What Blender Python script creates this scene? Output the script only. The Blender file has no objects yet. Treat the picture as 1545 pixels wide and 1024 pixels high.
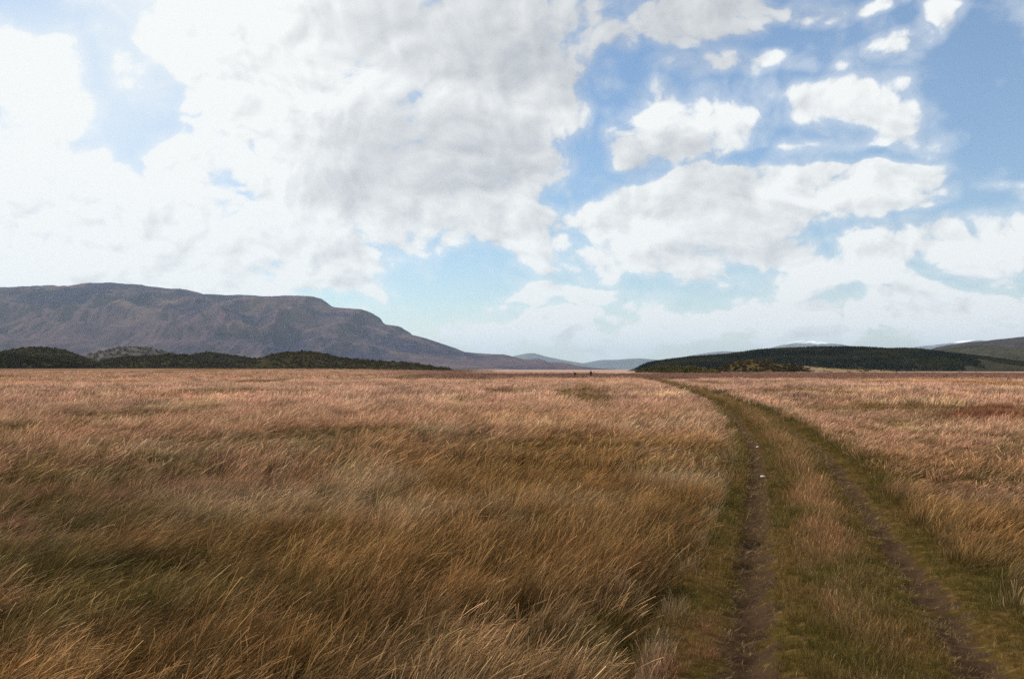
import bpy, bmesh, math
import numpy as np
from mathutils import Vector, Matrix

R = math.radians
scene = bpy.context.scene
COL = scene.collection
rng = np.random.default_rng(11)

# ------------------------------------------------------------------ camera
PW, PH, FPX, HORIZON = 1545.0, 1024.0, 1502.0, 557.0     # photo size, focal length in photo pixels, horizon row
EYE = 1.9
cam_d = bpy.data.cameras.new('camera')
cam_d.lens, cam_d.sensor_width = 35.0, 36.0
cam_d.clip_start, cam_d.clip_end = 0.1, 90000.0
cam = bpy.data.objects.new('camera', cam_d)
COL.objects.link(cam)
cam.location = (0, 0, EYE)
PITCH = math.atan((HORIZON - PH / 2) / FPX)
cam.rotation_euler = (math.pi / 2 + PITCH, 0, 0)
scene.camera = cam

# ------------------------------------------------------------------ light and exposure
SUN_AZ, SUN_EL = R(-60), R(41)          # azimuth from +Y (ahead of the camera), negative = to the left
SUN_DIR = Vector((math.sin(SUN_AZ) * math.cos(SUN_EL), math.cos(SUN_AZ) * math.cos(SUN_EL), math.sin(SUN_EL)))
sun_d = bpy.data.lights.new('sun', 'SUN')
sun_d.energy, sun_d.angle, sun_d.color = 5.0, R(0.5), (1.0, 0.93, 0.83)
sun = bpy.data.objects.new('sun', sun_d)
COL.objects.link(sun)
sun.rotation_euler = SUN_DIR.to_track_quat('Z', 'Y').to_euler()
sun.location = (-60, 60, 90)
scene.view_settings.view_transform = 'Standard'
scene.view_settings.look = 'None'
scene.view_settings.gamma = 1.0
scene.view_settings.exposure = 0.0
cy = scene.cycles
cy.max_bounces, cy.diffuse_bounces, cy.glossy_bounces = 4, 1, 1
cy.transmission_bounces, cy.volume_bounces, cy.transparent_max_bounces = 2, 0, 8
cy.use_denoising = False
cy.sample_clamp_indirect = 4.0


# ------------------------------------------------------------------ node helpers
class NT:
    """small wrapper round a node tree"""
    def __init__(self, tree):
        self.t = tree
        self.n = tree.nodes
        self.l = tree.links

    def node(self, kind, **kw):
        nd = self.n.new(kind)
        for k, v in kw.items():
            setattr(nd, k, v)
        return nd

    def put(self, sock, v):
        if isinstance(v, bpy.types.NodeSocket):
            self.l.new(v, sock)
        elif v is not None:
            if hasattr(sock.default_value, '__len__') and not hasattr(v, '__len__'):
                v = [v] * len(sock.default_value)
            if hasattr(v, '__len__') and len(sock.default_value) == 4 and len(v) == 3:
                v = list(v) + [1.0]
            sock.default_value = v

    def m(self, op, a, b=None, c=None, clamp=False):
        nd = self.node('ShaderNodeMath', operation=op, use_clamp=clamp)
        for i, v in enumerate((a, b, c)):
            if v is not None:
                self.put(nd.inputs[i], v)
        return nd.outputs[0]

    def v(self, op, a, b=None, c=None, scale=None):
        nd = self.node('ShaderNodeVectorMath', operation=op)
        for i, v in enumerate((a, b, c)):
            if v is not None:
                self.put(nd.inputs[i], v)
        if scale is not None:
            self.put(nd.inputs['Scale'], scale)
        return nd.outputs['Value'] if op in ('DOT_PRODUCT', 'LENGTH', 'DISTANCE') else nd.outputs['Vector']

    def sep(self, a):
        nd = self.node('ShaderNodeSeparateXYZ')
        self.put(nd.inputs[0], a)
        return nd.outputs

    def comb(self, x, y, z):
        nd = self.node('ShaderNodeCombineXYZ')
        for i, v in enumerate((x, y, z)):
            self.put(nd.inputs[i], v)
        return nd.outputs[0]

    def noise(self, vec, scale, detail=4, rough=0.5, dist=0.0, lac=2.0, typ='FBM', dim='3D', out='Fac'):
        nd = self.node('ShaderNodeTexNoise', noise_dimensions=dim)
        nd.noise_type = typ
        self.put(nd.inputs['Vector'], vec)
        for k, v in (('Scale', scale), ('Detail', detail), ('Roughness', rough), ('Distortion', dist), ('Lacunarity', lac)):
            self.put(nd.inputs[k], v)
        return nd.outputs[out]

    def smooth(self, x, a, b, lo=0.0, hi=1.0):
        nd = self.node('ShaderNodeMapRange', interpolation_type='SMOOTHSTEP')
        for i, v in enumerate((x, a, b, lo, hi)):
            self.put(nd.inputs[i], v)
        return nd.outputs[0]

    def mix(self, f, a, b, mode='MIX'):
        nd = self.node('ShaderNodeMix', data_type='RGBA', blend_type=mode)
        self.put(nd.inputs[0], f)
        self.put(nd.inputs[6], a)
        self.put(nd.inputs[7], b)
        return nd.outputs[2]

    def attr(self, name, kind='GEOMETRY', out='Fac'):
        nd = self.node('ShaderNodeAttribute', attribute_name=name, attribute_type=kind)
        return nd.outputs[out]


def px_dir(x, y):
    """photo pixel -> (azimuth, elevation) of the sky seen there, in radians"""
    cx, cyy = (x - PW / 2) / FPX, (PH / 2 - y) / FPX
    d = Matrix.Rotation(PITCH, 3, 'X') @ Vector((cx, 1.0, cyy))
    d.normalize()
    return math.atan2(d.x, d.y), math.asin(d.z)


# ------------------------------------------------------------------ sky: clear-air sky with cumulus clouds
world = bpy.data.worlds.new('World')
scene.world = world
world.use_nodes = True
world.cycles.sampling_method = 'MANUAL'
world.cycles.sample_map_resolution = 512
W = NT(world.node_tree)
W.n.clear()

# cumulus banks: photo pixel centre, half sizes, weight
BANKS = [
    (570, -190, 430, 140, 1.0), (420, 70, 240, 150, 1.0), (690, 110, 250, 150, 1.1), (560, 230, 300, 110, 1.0), (330, 240, 120, 80, .8),
    (20, 150, 110, 95, .8), (10, 250, 130, 90, .8),
    (110, 340, 280, 110, 1.0), (380, 340, 300, 100, 1.0), (200, 410, 420, 60, .8), (640, 300, 230, 70, .9),
    (790, 270, 90, 80, .85), (800, 360, 110, 46, .8), (730, 330, 110, 60, .7), (560, 400, 65, 24, .4),
    (1090, 315, 220, 66, 1.0), (985, 330, 120, 62, .9), (1270, 290, 150, 70, 1.0), (1350, 300, 80, 46, .7),
    (1100, 400, 300, 40, .85), (1370, 388, 190, 36, .65), (1525, 372, 75, 42, .65), (950, 395, 110, 26, .45),
    (1290, 165, 66, 40, .5), (1345, 195, 48, 38, .5), (1040, 190, 125, 52, .7), (1095, 102, 90, 20, .45), (1040, 35, 75, 46, .55), (955, 55, 45, 22, .32),
    (1340, 72, 48, 16, .30), (1390, 55, 26, 20, .25), (1505, 295, 40, 10, .25), (1240, 0, 150, 12, .22),
    (790, 450, 60, 20, .75), (880, 458, 60, 17, .65), (750, 503, 160, 32, .88), (640, 502, 90, 14, .35), (1240, 482, 340, 46, .8), (1000, 520, 150, 18, .42),
    (1450, 495, 200, 40, .62), (1130, 442, 120, 20, .42), (450, 430, 260, 40, .6),
]
GAPS = [(150, 110, 66, 66, .55), (205, 190, 52, 80, .72), (235, 120, 26, 40, .4), (135, 235, 40, 26, .4), (70, 25, 150, 30, .5), (660, 430, 130, 34, .75), (925, 240, 30, 60, .3), (925, 280, 45, 55, .5), (1190, 238, 120, 18, .6), (1300, 236, 120, 15, .8), (1460, 170, 110, 150, .5), (1190, 130, 40, 70, .3)]


def bank_mask(t, ae):
    """max over soft ellipses in the azimuth / elevation plane"""
    acc = None
    for lst, sign in ((BANKS, 1), (GAPS, -1)):
        best = None
        for (x, y, rx, ry, w) in lst:
            a0, e0 = px_dir(x, y)
            ia, ie = FPX / rx, FPX / ry
            p = t.v('MULTIPLY_ADD', ae, (ia, ie, 0), (-a0 * ia, -e0 * ie, 0))
            q = t.v('DOT_PRODUCT', p, p)
            val = t.m('MULTIPLY_ADD', q, -w, w)                # w (1 - r^2)
            if best is None:
                best = val
            else:
                nd = t.m('SMOOTH_MAX', best, val, 0.25)
                best = nd
        if sign > 0:
            acc = t.m('MAXIMUM', best, -0.7)
        else:
            acc = t.m('SUBTRACT', acc, t.m('MAXIMUM', best, 0.0))
    return acc


def cloud_cover(t, d, q, warp=None):
    x, y, z = t.sep(d)
    az = t.m('ARCTAN2', x, y)
    el = t.m('ARCSINE', z)
    # the rest of the sky, away from the part the photograph shows, carries on with the same broken cumulus
    wide = t.m('MULTIPLY_ADD', t.noise(q, 1.4, 1, .5), 5.0, -2.25)
    away = t.m('MAXIMUM', t.smooth(t.m('ABSOLUTE', az), .50, .72), t.smooth(el, .42, .62))
    ae = t.comb(az, el, 0)
    if warp is not None:                                     # torn, uneven outlines
        ae = t.v('MULTIPLY_ADD', t.v('SUBTRACT', warp, (.5, .5, .5)), (.13, .10, 0), ae)
    mk = bank_mask(t, ae)
    mask = t.m('ADD', t.m('MULTIPLY', mk, t.m('SUBTRACT', 1.0, away)), t.m('MULTIPLY', wide, away))
    return t.m('MULTIPLY_ADD', t.m('MINIMUM', mask, .8), .95, .06)


def cloud_density(t, d, detail, mask=None):
    x, y, z = t.sep(d)
    # clouds flatten towards the horizon
    flat = t.m('MULTIPLY_ADD', t.m('POWER', 2.718, t.m('MULTIPLY', t.m('MAXIMUM', z, 0.0), -9.0)), -.13, t.m('MULTIPLY', z, 1.15))
    q = t.v('MULTIPLY', t.comb(x, y, flat), (1.45, 1.45, 1.3))
    warp = t.noise(q, 6.0, 2, .55, out='Color')
    q2 = t.v('MULTIPLY_ADD', t.v('SUBTRACT', warp, (.5, .5, .5)), (.10, .10, .10), q)
    big = t.noise(q2, 5.6, detail, .63)
    # rounded billows, heaped at two sizes
    b1 = t.m('ABSOLUTE', t.m('MULTIPLY_ADD', t.noise(q2, 12.5, 0, .5), 2.0, -1.0))
    b2 = t.m('ABSOLUTE', t.m('MULTIPLY_ADD', t.noise(q2, 29.0, 1, .5), 2.0, -1.0))
    n = t.m('MULTIPLY_ADD', t.m('SUBTRACT', big, .5), 3.5, t.m('MULTIPLY_ADD', b1, 1.0, -.22))
    n = t.m('MULTIPLY_ADD', b2, .6, t.m('SUBTRACT', n, .12))
    if mask is None:
        mask = cloud_cover(t, d, q, warp)
    return t.m('ADD', mask, n), mask, q2


tc = W.node('ShaderNodeTexCoord').outputs['Generated']
dirn = W.v('NORMALIZE', tc)
D0, MASK, Q2 = cloud_density(W, dirn, 9)
sd = SUN_DIR
D1 = cloud_density(W, W.v('NORMALIZE', W.v('ADD', dirn, tuple(sd * .018))), 5, MASK)[0]
def cover_towards_sun(step):
    d_ = W.v('NORMALIZE', W.v('ADD', dirn, tuple(sd * step)))
    return W.m('MAXIMUM', cloud_cover(W, d_, d_), 0.0)


D2, D3 = cover_towards_sun(.055), cover_towards_sun(.28)
sky = W.node('ShaderNodeTexSky', sky_type='NISHITA')
sky.sun_disc = False
sky.sun_elevation = SUN_EL
sky.sun_rotation = SUN_AZ
sky.altitude = 100.0
sky.air_density, sky.dust_density, sky.ozone_density = 1.0, 0.2, 3.0
SKY_STRENGTH = 0.11
alpha = W.m('MAXIMUM', W.smooth(D0, -.06, .42), W.smooth(D0, -.65, .40, 0, .42))      # dense body inside a thin, torn fringe
sunward = W.smooth(W.v('DOT_PRODUCT', dirn, tuple(SUN_DIR)), .48, .80)
# cloud lying between here and the sun takes light away: sunny edges stay white, far sides and bases turn grey
thick = W.m('MULTIPLY_ADD', W.m('POWER', D2, 2.0), .65, W.m('MULTIPLY', W.m('MAXIMUM', D1, 0.0), .22))
over = W.smooth(W.sep(dirn)[2], .13, .24)                     # only the high, near cloud lies under the thick bank overhead
thick = W.m('MULTIPLY_ADD', W.m('MULTIPLY', W.m('MAXIMUM', W.m('SUBTRACT', D3, .25), 0.0), over), 2.7, thick)
lit = W.m('POWER', 2.718, W.m('MULTIPLY', thick, -.62))
relief = W.m('MULTIPLY', W.m('SUBTRACT', D0, D1), W.m('MULTIPLY_ADD', lit, .42, .17))
edge = W.m('ADD', relief, W.m('MULTIPLY_ADD', sunward, .36, W.m('ADD', lit, W.smooth(W.sep(dirn)[2], .03, .16, .24, .05))), clamp=True)
cl = W.mix(edge, (.42, .45, .50), (.95, .97, .965))
cl = W.v('SCALE', cl, scale=1.0 / SKY_STRENGTH)
veil = W.m('MULTIPLY', W.smooth(W.noise(Q2, 1.6, 4, .6), .12, .66), W.m('MULTIPLY_ADD', sunward, .80, .13))      # thin high veil, thickest towards the sun
veil_c = W.v('SCALE', (.80, .89, .96), scale=1.0 / SKY_STRENGTH)
hsv = W.node('ShaderNodeHueSaturation')
hsv.inputs['Saturation'].default_value = 1.12
hsv.inputs['Value'].default_value = 1.12
W.put(hsv.inputs['Color'], sky.outputs[0])
skyc = W.mix(veil, hsv.outputs[0], veil_c)
final = W.mix(alpha, skyc, cl)
bg = W.node('ShaderNodeBackground')
W.put(bg.inputs['Color'], final)
bg.inputs['Strength'].default_value = SKY_STRENGTH
wo = W.node('ShaderNodeOutputWorld')
W.l.new(bg.outputs[0], wo.inputs['Surface'])


# ------------------------------------------------------------------ numpy noise
def _hash(ix, iy, seed):
    h = (ix.astype(np.int64) * 374761393 + iy.astype(np.int64) * 668265263 + seed * 974711) & 0x7fffffff
    h = ((h ^ (h >> 13)) * 1274126177) & 0x7fffffff
    return ((h ^ (h >> 16)) & 0xffffff) / float(0xffffff)


def vnoise(x, y, seed=0):
    x, y = np.asarray(x, float), np.asarray(y, float)
    ix, iy = np.floor(x), np.floor(y)
    fx, fy = x - ix, y - iy
    ux, uy = fx * fx * fx * (fx * (fx * 6 - 15) + 10), fy * fy * fy * (fy * (fy * 6 - 15) + 10)
    a, b = _hash(ix, iy, seed), _hash(ix + 1, iy, seed)
    c, d = _hash(ix, iy + 1, seed), _hash(ix + 1, iy + 1, seed)
    return (a + (b - a) * ux) * (1 - uy) + (c + (d - c) * ux) * uy


def fbm(x, y, octaves=4, seed=0, gain=.5):
    s, amp, tot = 0.0, 1.0, 0.0
    for o in range(octaves):
        s = s + amp * vnoise(x * 2 ** o + 17.3 * o, y * 2 ** o - 9.1 * o, seed + o)
        tot += amp
        amp *= gain
    return s / tot


def sstep(x, a, b):
    t = np.clip((np.asarray(x, float) - a) / (b - a), 0, 1)
    return t * t * (3 - 2 * t)


# ------------------------------------------------------------------ ground shape and the track's course
TRACK_Y = np.array([-60, -6, 0, 6.44, 11.7, 20, 27.7, 45.3, 66.4, 86, 124, 190, 259, 330, 420])
TRACK_X = np.array([-12.6, -1.2, .62, 2.28, 3.62, 5.70, 7.40, 10.6, 13.3, 15.4, 19.7, 25.7, 30.0, 33.0, 35.0])
_fine_y = np.linspace(-60, 420, 4000)
_k = np.exp(-np.linspace(-2.2, 2.2, 161) ** 2)
_lin = np.interp(_fine_y, TRACK_Y, TRACK_X)
_pad = np.concatenate([_lin[0] + (_lin[1] - _lin[0]) * np.arange(-80, 0), _lin, _lin[-1] + (_lin[-1] - _lin[-2]) * np.arange(1, 81)])
_fine_x = np.convolve(_pad, _k / _k.sum(), 'valid')
_fine_s = np.gradient(_fine_x, _fine_y)


def track_x(y):
    return np.interp(y, _fine_y, _fine_x)


def track_cos(y):
    return 1 / np.sqrt(1 + np.interp(y, _fine_y, _fine_s) ** 2)


def track_w(x, y):
    """distance to the right of the middle of the track, metres"""
    w = (np.asarray(x) - track_x(y)) * track_cos(y)
    return np.where(np.asarray(y) > 415, 999.0, w)


def ground_z(x, y):
    x, y = np.asarray(x, float), np.asarray(y, float)
    r = np.hypot(x, y)
    z = .16 * (fbm(x / 7.0, y / 7.0, 3, 3) - .5) + .5 * (fbm(x / 42.0, y / 42.0, 2, 5) - .5) * sstep(r, 15, 90)
    z = z * (1 - sstep(r, 500, 900))
    z = z + 2.6 * sstep(y, 220, 760) * sstep(-x, -60, 160)          # the field climbs gently to the left
    z = z - .5 * sstep(y, 430, 900) * sstep(x, -40, 120)
    return z


GZ0 = float(ground_z(0.0, 0.0))
cam.location.z = EYE + GZ0


def rut_profile(w, y):
    """height of the track's cross section against the field"""
    wob = .07 * (vnoise(y / 2.3, w * 0 + 3.1, 8) - .5)
    fl = fbm(w / .30, y / .085, 3, 21)
    cl = fbm(w / .10, y / .07, 3, 24)
    rut = np.exp(-((w + .74 + wob) / .18) ** 2) + .8 * np.exp(-((w - .74 + wob) / .22) ** 2)
    deep = .07 + .05 * vnoise(w * 0 + 1.5, y / 1.1, 9)
    z = -rut * deep + rut * .08 * (fl - .5) * 2
    z = z + .025 * np.exp(-(w / .32) ** 2) + .02 * (cl - .5)
    z = z - .13 * np.exp(-((w + 1.56) / .13) ** 2)                  # little ditch under the left-hand grass
    return z


def px_ground(x, y):
    """photo pixel -> point on the level field"""
    Y = EYE * FPX / (y - HORIZON)
    return (x - PW / 2) / FPX * Y, Y


# grass and ground tint by place
C_TAN, C_PINK, C_GOLD = np.array((.46, .25, .145)), np.array((.46, .275, .19)), np.array((.39, .205, .074))
C_OLIVE, C_STRAW, C_RUST = np.array((.17, .125, .032)), np.array((.58, .39, .225)), np.array((.17, .048, .024))
C_DARK_BAND, C_PALE = np.array((.17, .09, .068)), np.array((.48, .33, .26))


def lerp(a, b, t):
    return a + (b - a) * np.asarray(t)[..., None]


def hollow(x, y):
    """hollows where the grass is short and dark"""
    r = np.hypot(x, y)
    return sstep(fbm(x / 5.0, y / (6.0 + .06 * r), 3, 57), .60, .68) * sstep(r, 14, 30)


def region_tint(x, y):
    x, y = np.asarray(x, float), np.asarray(y, float)
    r = np.hypot(x, y)
    n1, n2 = fbm(x / 9, y / 14, 4, 31), fbm(x / 3.1, y / 3.1, 4, 37)
    n3, n4 = fbm(x / 30, y / 60, 3, 41), fbm(x / 1.3, y / 1.3, 3, 43)
    c = lerp(C_GOLD, C_TAN, sstep(n1 + .25 * sstep(r, 8, 30), .38, .68))
    c = lerp(c, C_PINK, sstep(r, 18, 70) * sstep(n3, .25, .6))
    c = lerp(c, C_STRAW, (.35 + .4 * sstep(r, 8, 16)) * sstep(n2, .58, .74))
    c = lerp(c, C_OLIVE, .6 * sstep(n4 * .5 + n1 * .5, .53, .66) * (1 - .7 * sstep(r, 25, 80)))
    green = np.exp(-(((x + 5.6) / 2.0) ** 2 + ((y - 10.0) / 2.2) ** 2)) + .8 * np.exp(-(((x + 3.4) / 1.2) ** 2 + ((y - 7.6) / 1.0) ** 2))
    c = lerp(c, np.array((.13, .125, .032)), np.clip(green * sstep(n4, .35, .6), 0, .6))
    rust = np.exp(-(((x - 19.3) / 2.6) ** 2 + ((y - 37) / 3.0) ** 2)) + .8 * np.exp(-(((x - 19.8) / 3.0) ** 2 + ((y - 45) / 2.0) ** 2)) + .6 * np.exp(-(((x - 18) / 1.4) ** 2 + ((y - 49) / 2.5) ** 2))
    c = lerp(c, C_RUST, np.clip(rust * 2.4 * sstep(n2, .32, .50), 0, .95))
    tus = fbm(x / .42, y / .42, 2, 47)
    far = sstep(r, 20, 60)
    tus = tus * (1 - far) + fbm(x / 2.2, y / 5.0, 3, 48) * far
    c = lerp(c, np.array((.16, .10, .035)), .75 * hollow(x, y))
    c = c * ((.40 + 1.2 * tus) * (.57 + .40 * sstep(r, 8, 38)))[..., None]  # foreground dimness put into the tint, strongest near the camera
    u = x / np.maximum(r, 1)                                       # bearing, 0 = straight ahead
    pale0 = 340 + 120 * sstep(u, .13, .17)                         # where the paler strip beyond begins
    c = lerp(c, C_DARK_BAND, sstep(y, 150, 190) * sstep(u, -.16, -.03) * .9)  # darker band across the far field
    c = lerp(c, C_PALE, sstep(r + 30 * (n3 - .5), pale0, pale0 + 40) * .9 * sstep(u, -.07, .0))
    return c


# ------------------------------------------------------------------ mesh, material and tagging helpers
def tag(o, label=None, cat=None, group=None, kind=None):
    for k, v in (('label', label), ('category', cat), ('group', group), ('kind', kind)):
        if v:
            o[k] = v
    return o


def mesh_np(name, verts, quads, mat=None, smooth=False, link=True, attrs=None, parent=None):
    me = bpy.data.meshes.new(name)
    verts = np.asarray(verts, np.float32)
    quads = np.asarray(quads, np.int32)
    nf, k = quads.shape
    me.vertices.add(len(verts))
    me.vertices.foreach_set('co', verts.ravel())
    me.loops.add(nf * k)
    me.loops.foreach_set('vertex_index', quads.ravel())
    me.polygons.add(nf)
    me.polygons.foreach_set('loop_start', np.arange(0, nf * k, k, dtype=np.int32))
    me.polygons.foreach_set('loop_total', np.full(nf, k, np.int32))
    me.polygons.foreach_set('use_smooth', np.full(nf, smooth))
    for an, (typ, data) in (attrs or {}).items():
        at = me.attributes.new(an, typ, 'POINT')
        at.data.foreach_set('vector' if typ == 'FLOAT_VECTOR' else 'value', np.asarray(data, np.float32).ravel())
    me.update(calc_edges=True)
    me.validate()
    if mat:
        me.materials.append(mat)
    o = bpy.data.objects.new(name, me)
    if link:
        COL.objects.link(o)
    if parent:
        o.parent = parent
    return o


def grid_quads(nr, nc, skip=None):
    i = np.arange((nr - 1) * (nc - 1))
    r, c = i // (nc - 1), i % (nc - 1)
    a = r * nc + c
    q = np.stack([a, a + 1, a + nc + 1, a + nc], 1)
    return q if skip is None else q[~skip(r, c)]


def new_mat(name, rough=.9, spec=.15):
    m = bpy.data.materials.new(name)
    m.use_nodes = True
    t = NT(m.node_tree)
    b = m.node_tree.nodes['Principled BSDF']
    b.inputs['Roughness'].default_value = rough
    b.inputs['Specular IOR Level'].default_value = spec
    return m, t, b


def bump(t, b, h, strength, dist):
    nd = t.node('ShaderNodeBump')
    nd.inputs['Strength'].default_value = strength
    nd.inputs['Distance'].default_value = dist
    t.put(nd.inputs['Height'], h)
    t.l.new(nd.outputs[0], b.inputs['Normal'])


def pos(t):
    return t.node('ShaderNodeNewGeometry').outputs['Position']


def blade_mat(name, olive, shaded_green_base=.6, trans=.35, gloss=.06):
    """thin leaf: diffuse + light through the leaf + a little sheen; colour comes from the plant's tint and a dark olive base with painted shade"""
    m = bpy.data.materials.new(name)
    m.use_nodes = True
    t = NT(m.node_tree)
    t.n.clear()
    tint = t.attr('tint', 'INSTANCER', 'Vector')
    bt, br = t.attr('bt'), t.attr('br')
    own = t.m('MULTIPLY_ADD', t.m('POWER', br, 3.0), 2.0, .44)
    tip = t.v('SCALE', tint, scale=own)
    c = t.mix(t.m('MULTIPLY', t.smooth(bt, .20, .92, 1, 0), shaded_green_base), tip, olive)  # dark olive base: sheath colour plus painted-in shade between blades
    df, tr, gl = t.node('ShaderNodeBsdfDiffuse'), t.node('ShaderNodeBsdfTranslucent'), t.node('ShaderNodeBsdfGlossy')
    t.put(df.inputs[0], c)
    t.put(tr.inputs[0], c)
    t.put(gl.inputs[0], (.9, .8, .6))
    gl.inputs['Roughness'].default_value = .42
    m1, m2 = t.node('ShaderNodeMixShader'), t.node('ShaderNodeMixShader')
    t.put(m1.inputs[0], trans)
    t.l.new(df.outputs[0], m1.inputs[1])
    t.l.new(tr.outputs[0], m1.inputs[2])
    t.put(m2.inputs[0], gloss)
    t.l.new(m1.outputs[0], m2.inputs[1])
    t.l.new(gl.outputs[0], m2.inputs[2])
    o = t.node('ShaderNodeOutputMaterial')
    t.l.new(m2.outputs[0], o.inputs[0])
    return m


def make_tuft(name, n, radius, h, width, segs, mat, wind=.7, fan=.35, droop=.25, seed=0, hvar=.35, wind_dir=(1, .12), heads=.10):
    g = np.random.default_rng(seed)
    a, rr = g.uniform(0, 2 * np.pi, n), radius * np.sqrt(g.uniform(0, 1, n))
    base = np.stack([rr * np.cos(a), rr * np.sin(a), np.full(n, -.03)], 1)
    L = h * (1 - hvar + 2 * hvar * g.uniform(0, 1, n) ** 1.3)
    fa = a + g.normal(0, .7, n)
    f = fan * g.uniform(.1, 1, n)
    lean = np.stack([f * np.cos(fa), f * np.sin(fa), np.ones(n)], 1)
    wv = np.array([wind_dir[0], wind_dir[1], 0.0])
    wk = wind * g.uniform(.3, 1.5, n)
    head = g.uniform(0, 1, n) < heads                              # some stems carry a seed head
    L = np.where(head, L * 1.22, L)
    pts, p = [base], base
    for s in range(segs):
        t = (s + .6) / segs
        d = lean + wv * (wk * (.35 + 1.15 * t))[:, None] + g.normal(0, .05, (n, 3))
        d[:, 2] -= droop * t * t * g.uniform(.3, 1.7, n) * (1 + wk)
        d /= np.linalg.norm(d, axis=1)[:, None]
        p = p + d * (L / segs)[:, None]
        pts.append(p)
    P = np.stack(pts, 1)
    ang = g.uniform(0, np.pi, n)
    side = np.stack([np.cos(ang), np.sin(ang), np.zeros(n)], 1)
    tt = np.linspace(0, 1, segs + 1)
    wd = width * g.uniform(.6, 1.3, n)
    prof = np.where(tt < .55, 1.0, 1 - (tt - .55) / .45 * .86)
    prof = np.where(head[:, None], np.where(tt > .72, 1.05, .5)[None, :], prof[None, :])
    off = side[:, None, :] * (wd[:, None] * prof * .5)[..., None]
    V = np.stack([P - off, P + off], 2).reshape(-1, 3)
    i = np.arange(n)[:, None] * (segs + 1) * 2
    s = np.arange(segs)[None, :] * 2
    q = np.stack([i + s, i + s + 1, i + s + 3, i + s + 2], 2).reshape(-1, 4)
    bt = np.tile(np.repeat(tt, 2), n)
    br = np.repeat(np.where(head, g.uniform(.75, 1, n), g.uniform(0, 1, n)), (segs + 1) * 2)
    return mesh_np(name, V, q, mat, False, False, {'bt': ('FLOAT', bt), 'br': ('FLOAT', br)})


def scatter(name, sources, P, rot, scl, idx, tint, label, cat):
    """one plant cover: points that carry copies of a few small plants"""
    src = bpy.data.collections.new(name + '_plants')
    for o in sources:
        src.objects.link(o)
    me = bpy.data.meshes.new(name)
    n = len(P)
    me.vertices.add(n)
    me.vertices.foreach_set('co', np.asarray(P, np.float32).ravel())
    for an, typ, data, key in (('rot', 'FLOAT_VECTOR', rot, 'vector'), ('scl', 'FLOAT_VECTOR', scl, 'vector'), ('tint', 'FLOAT_VECTOR', tint, 'vector')):
        me.attributes.new(an, typ, 'POINT').data.foreach_set(key, np.asarray(data, np.float32).ravel())
    me.attributes.new('idx', 'INT', 'POINT').data.foreach_set('value', np.asarray(idx, np.int32))
    o = bpy.data.objects.new(name, me)
    COL.objects.link(o)
    ng = bpy.data.node_groups.new(name, 'GeometryNodeTree')
    ng.interface.new_socket('Geometry', in_out='INPUT', socket_type='NodeSocketGeometry')
    ng.interface.new_socket('Geometry', in_out='OUTPUT', socket_type='NodeSocketGeometry')
    N, Lk = ng.nodes, ng.links
    gi, go = N.new('NodeGroupInput'), N.new('NodeGroupOutput')
    ci = N.new('GeometryNodeCollectionInfo')
    ci.inputs['Collection'].default_value = src
    ci.inputs['Separate Children'].default_value = True
    ci.inputs['Reset Children'].default_value = True
    ip = N.new('GeometryNodeInstanceOnPoints')
    ip.inputs['Pick Instance'].default_value = True
    Lk.new(gi.outputs[0], ip.inputs['Points'])
    Lk.new(ci.outputs[0], ip.inputs['Instance'])
    for an, typ, sk in (('rot', 'FLOAT_VECTOR', 'Rotation'), ('scl', 'FLOAT_VECTOR', 'Scale'), ('idx', 'INT', 'Instance Index')):
        na = N.new('GeometryNodeInputNamedAttribute')
        na.data_type = typ
        na.inputs['Name'].default_value = an
        Lk.new(na.outputs['Attribute'], ip.inputs[sk])
    Lk.new(ip.outputs[0], go.inputs[0])
    md = o.modifiers.new('plants', 'NODES')
    md.node_group = ng
    return tag(o, label, cat, kind='stuff')


# ------------------------------------------------------------------ ground: one sheet to the horizon, with a gap where the track runs
def spaced(near, far, step0, grow):
    out, s, v = [near], step0, near
    while v < far:
        v += s
        s *= grow
        out.append(v)
    return out


mat_ground, t, b = new_mat('field_soil_and_litter', .95, .0)
p = pos(t)
tint = t.attr('tint', 'GEOMETRY', 'Vector')
n = t.noise(p, 3.0, 6, .65)
n2 = t.noise(p, .12, 5, .6)
c = t.mix(t.smooth(n, .35, .68), t.v('MULTIPLY', tint, (.55, .5, .42)), tint)
c = t.mix(t.smooth(n2, .42, .66, 0, .5), c, t.v('MULTIPLY', tint, (.74, .72, .66)))
t.put(b.inputs['Base Color'], c)
bump(t, b, n, .6, .08)
rows = [-v for v in spaced(0, 5500, .8, 1.22)][::-1] + spaced(0, 42000, .35, 1.032)[1:]
rows = np.array(rows)
side = spaced(2.0, 30000, .22, 1.12)
cols = np.array([-v for v in side][::-1] + [-.9, 0, .9] + side)
nl = len(side)
YY, WW = np.meshgrid(rows, cols, indexing='ij')
XX = track_x(np.clip(YY, -60, 420)) + WW / track_cos(np.clip(YY, -60, 420))
ZZ = ground_z(XX, YY)
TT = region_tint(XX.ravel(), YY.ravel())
_r = np.hypot(XX, YY).ravel()
TT = TT * (1 - .5 * sstep(-XX.ravel() / np.maximum(_r, 1), 0, .06))[:, None]      # left ground halved in colour, painting in the missing grass shade
TRACK_END = 400.0
gap = lambda r, c_: (c_ >= nl - 1) & (c_ <= nl + 2) & (rows[r] > -50) & (rows[r] < TRACK_END - 15)
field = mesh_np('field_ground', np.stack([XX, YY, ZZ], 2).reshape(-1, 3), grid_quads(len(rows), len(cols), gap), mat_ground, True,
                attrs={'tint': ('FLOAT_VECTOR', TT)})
tag(field, 'wide flat moorland field of dry tan grass', 'ground', kind='structure')

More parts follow.
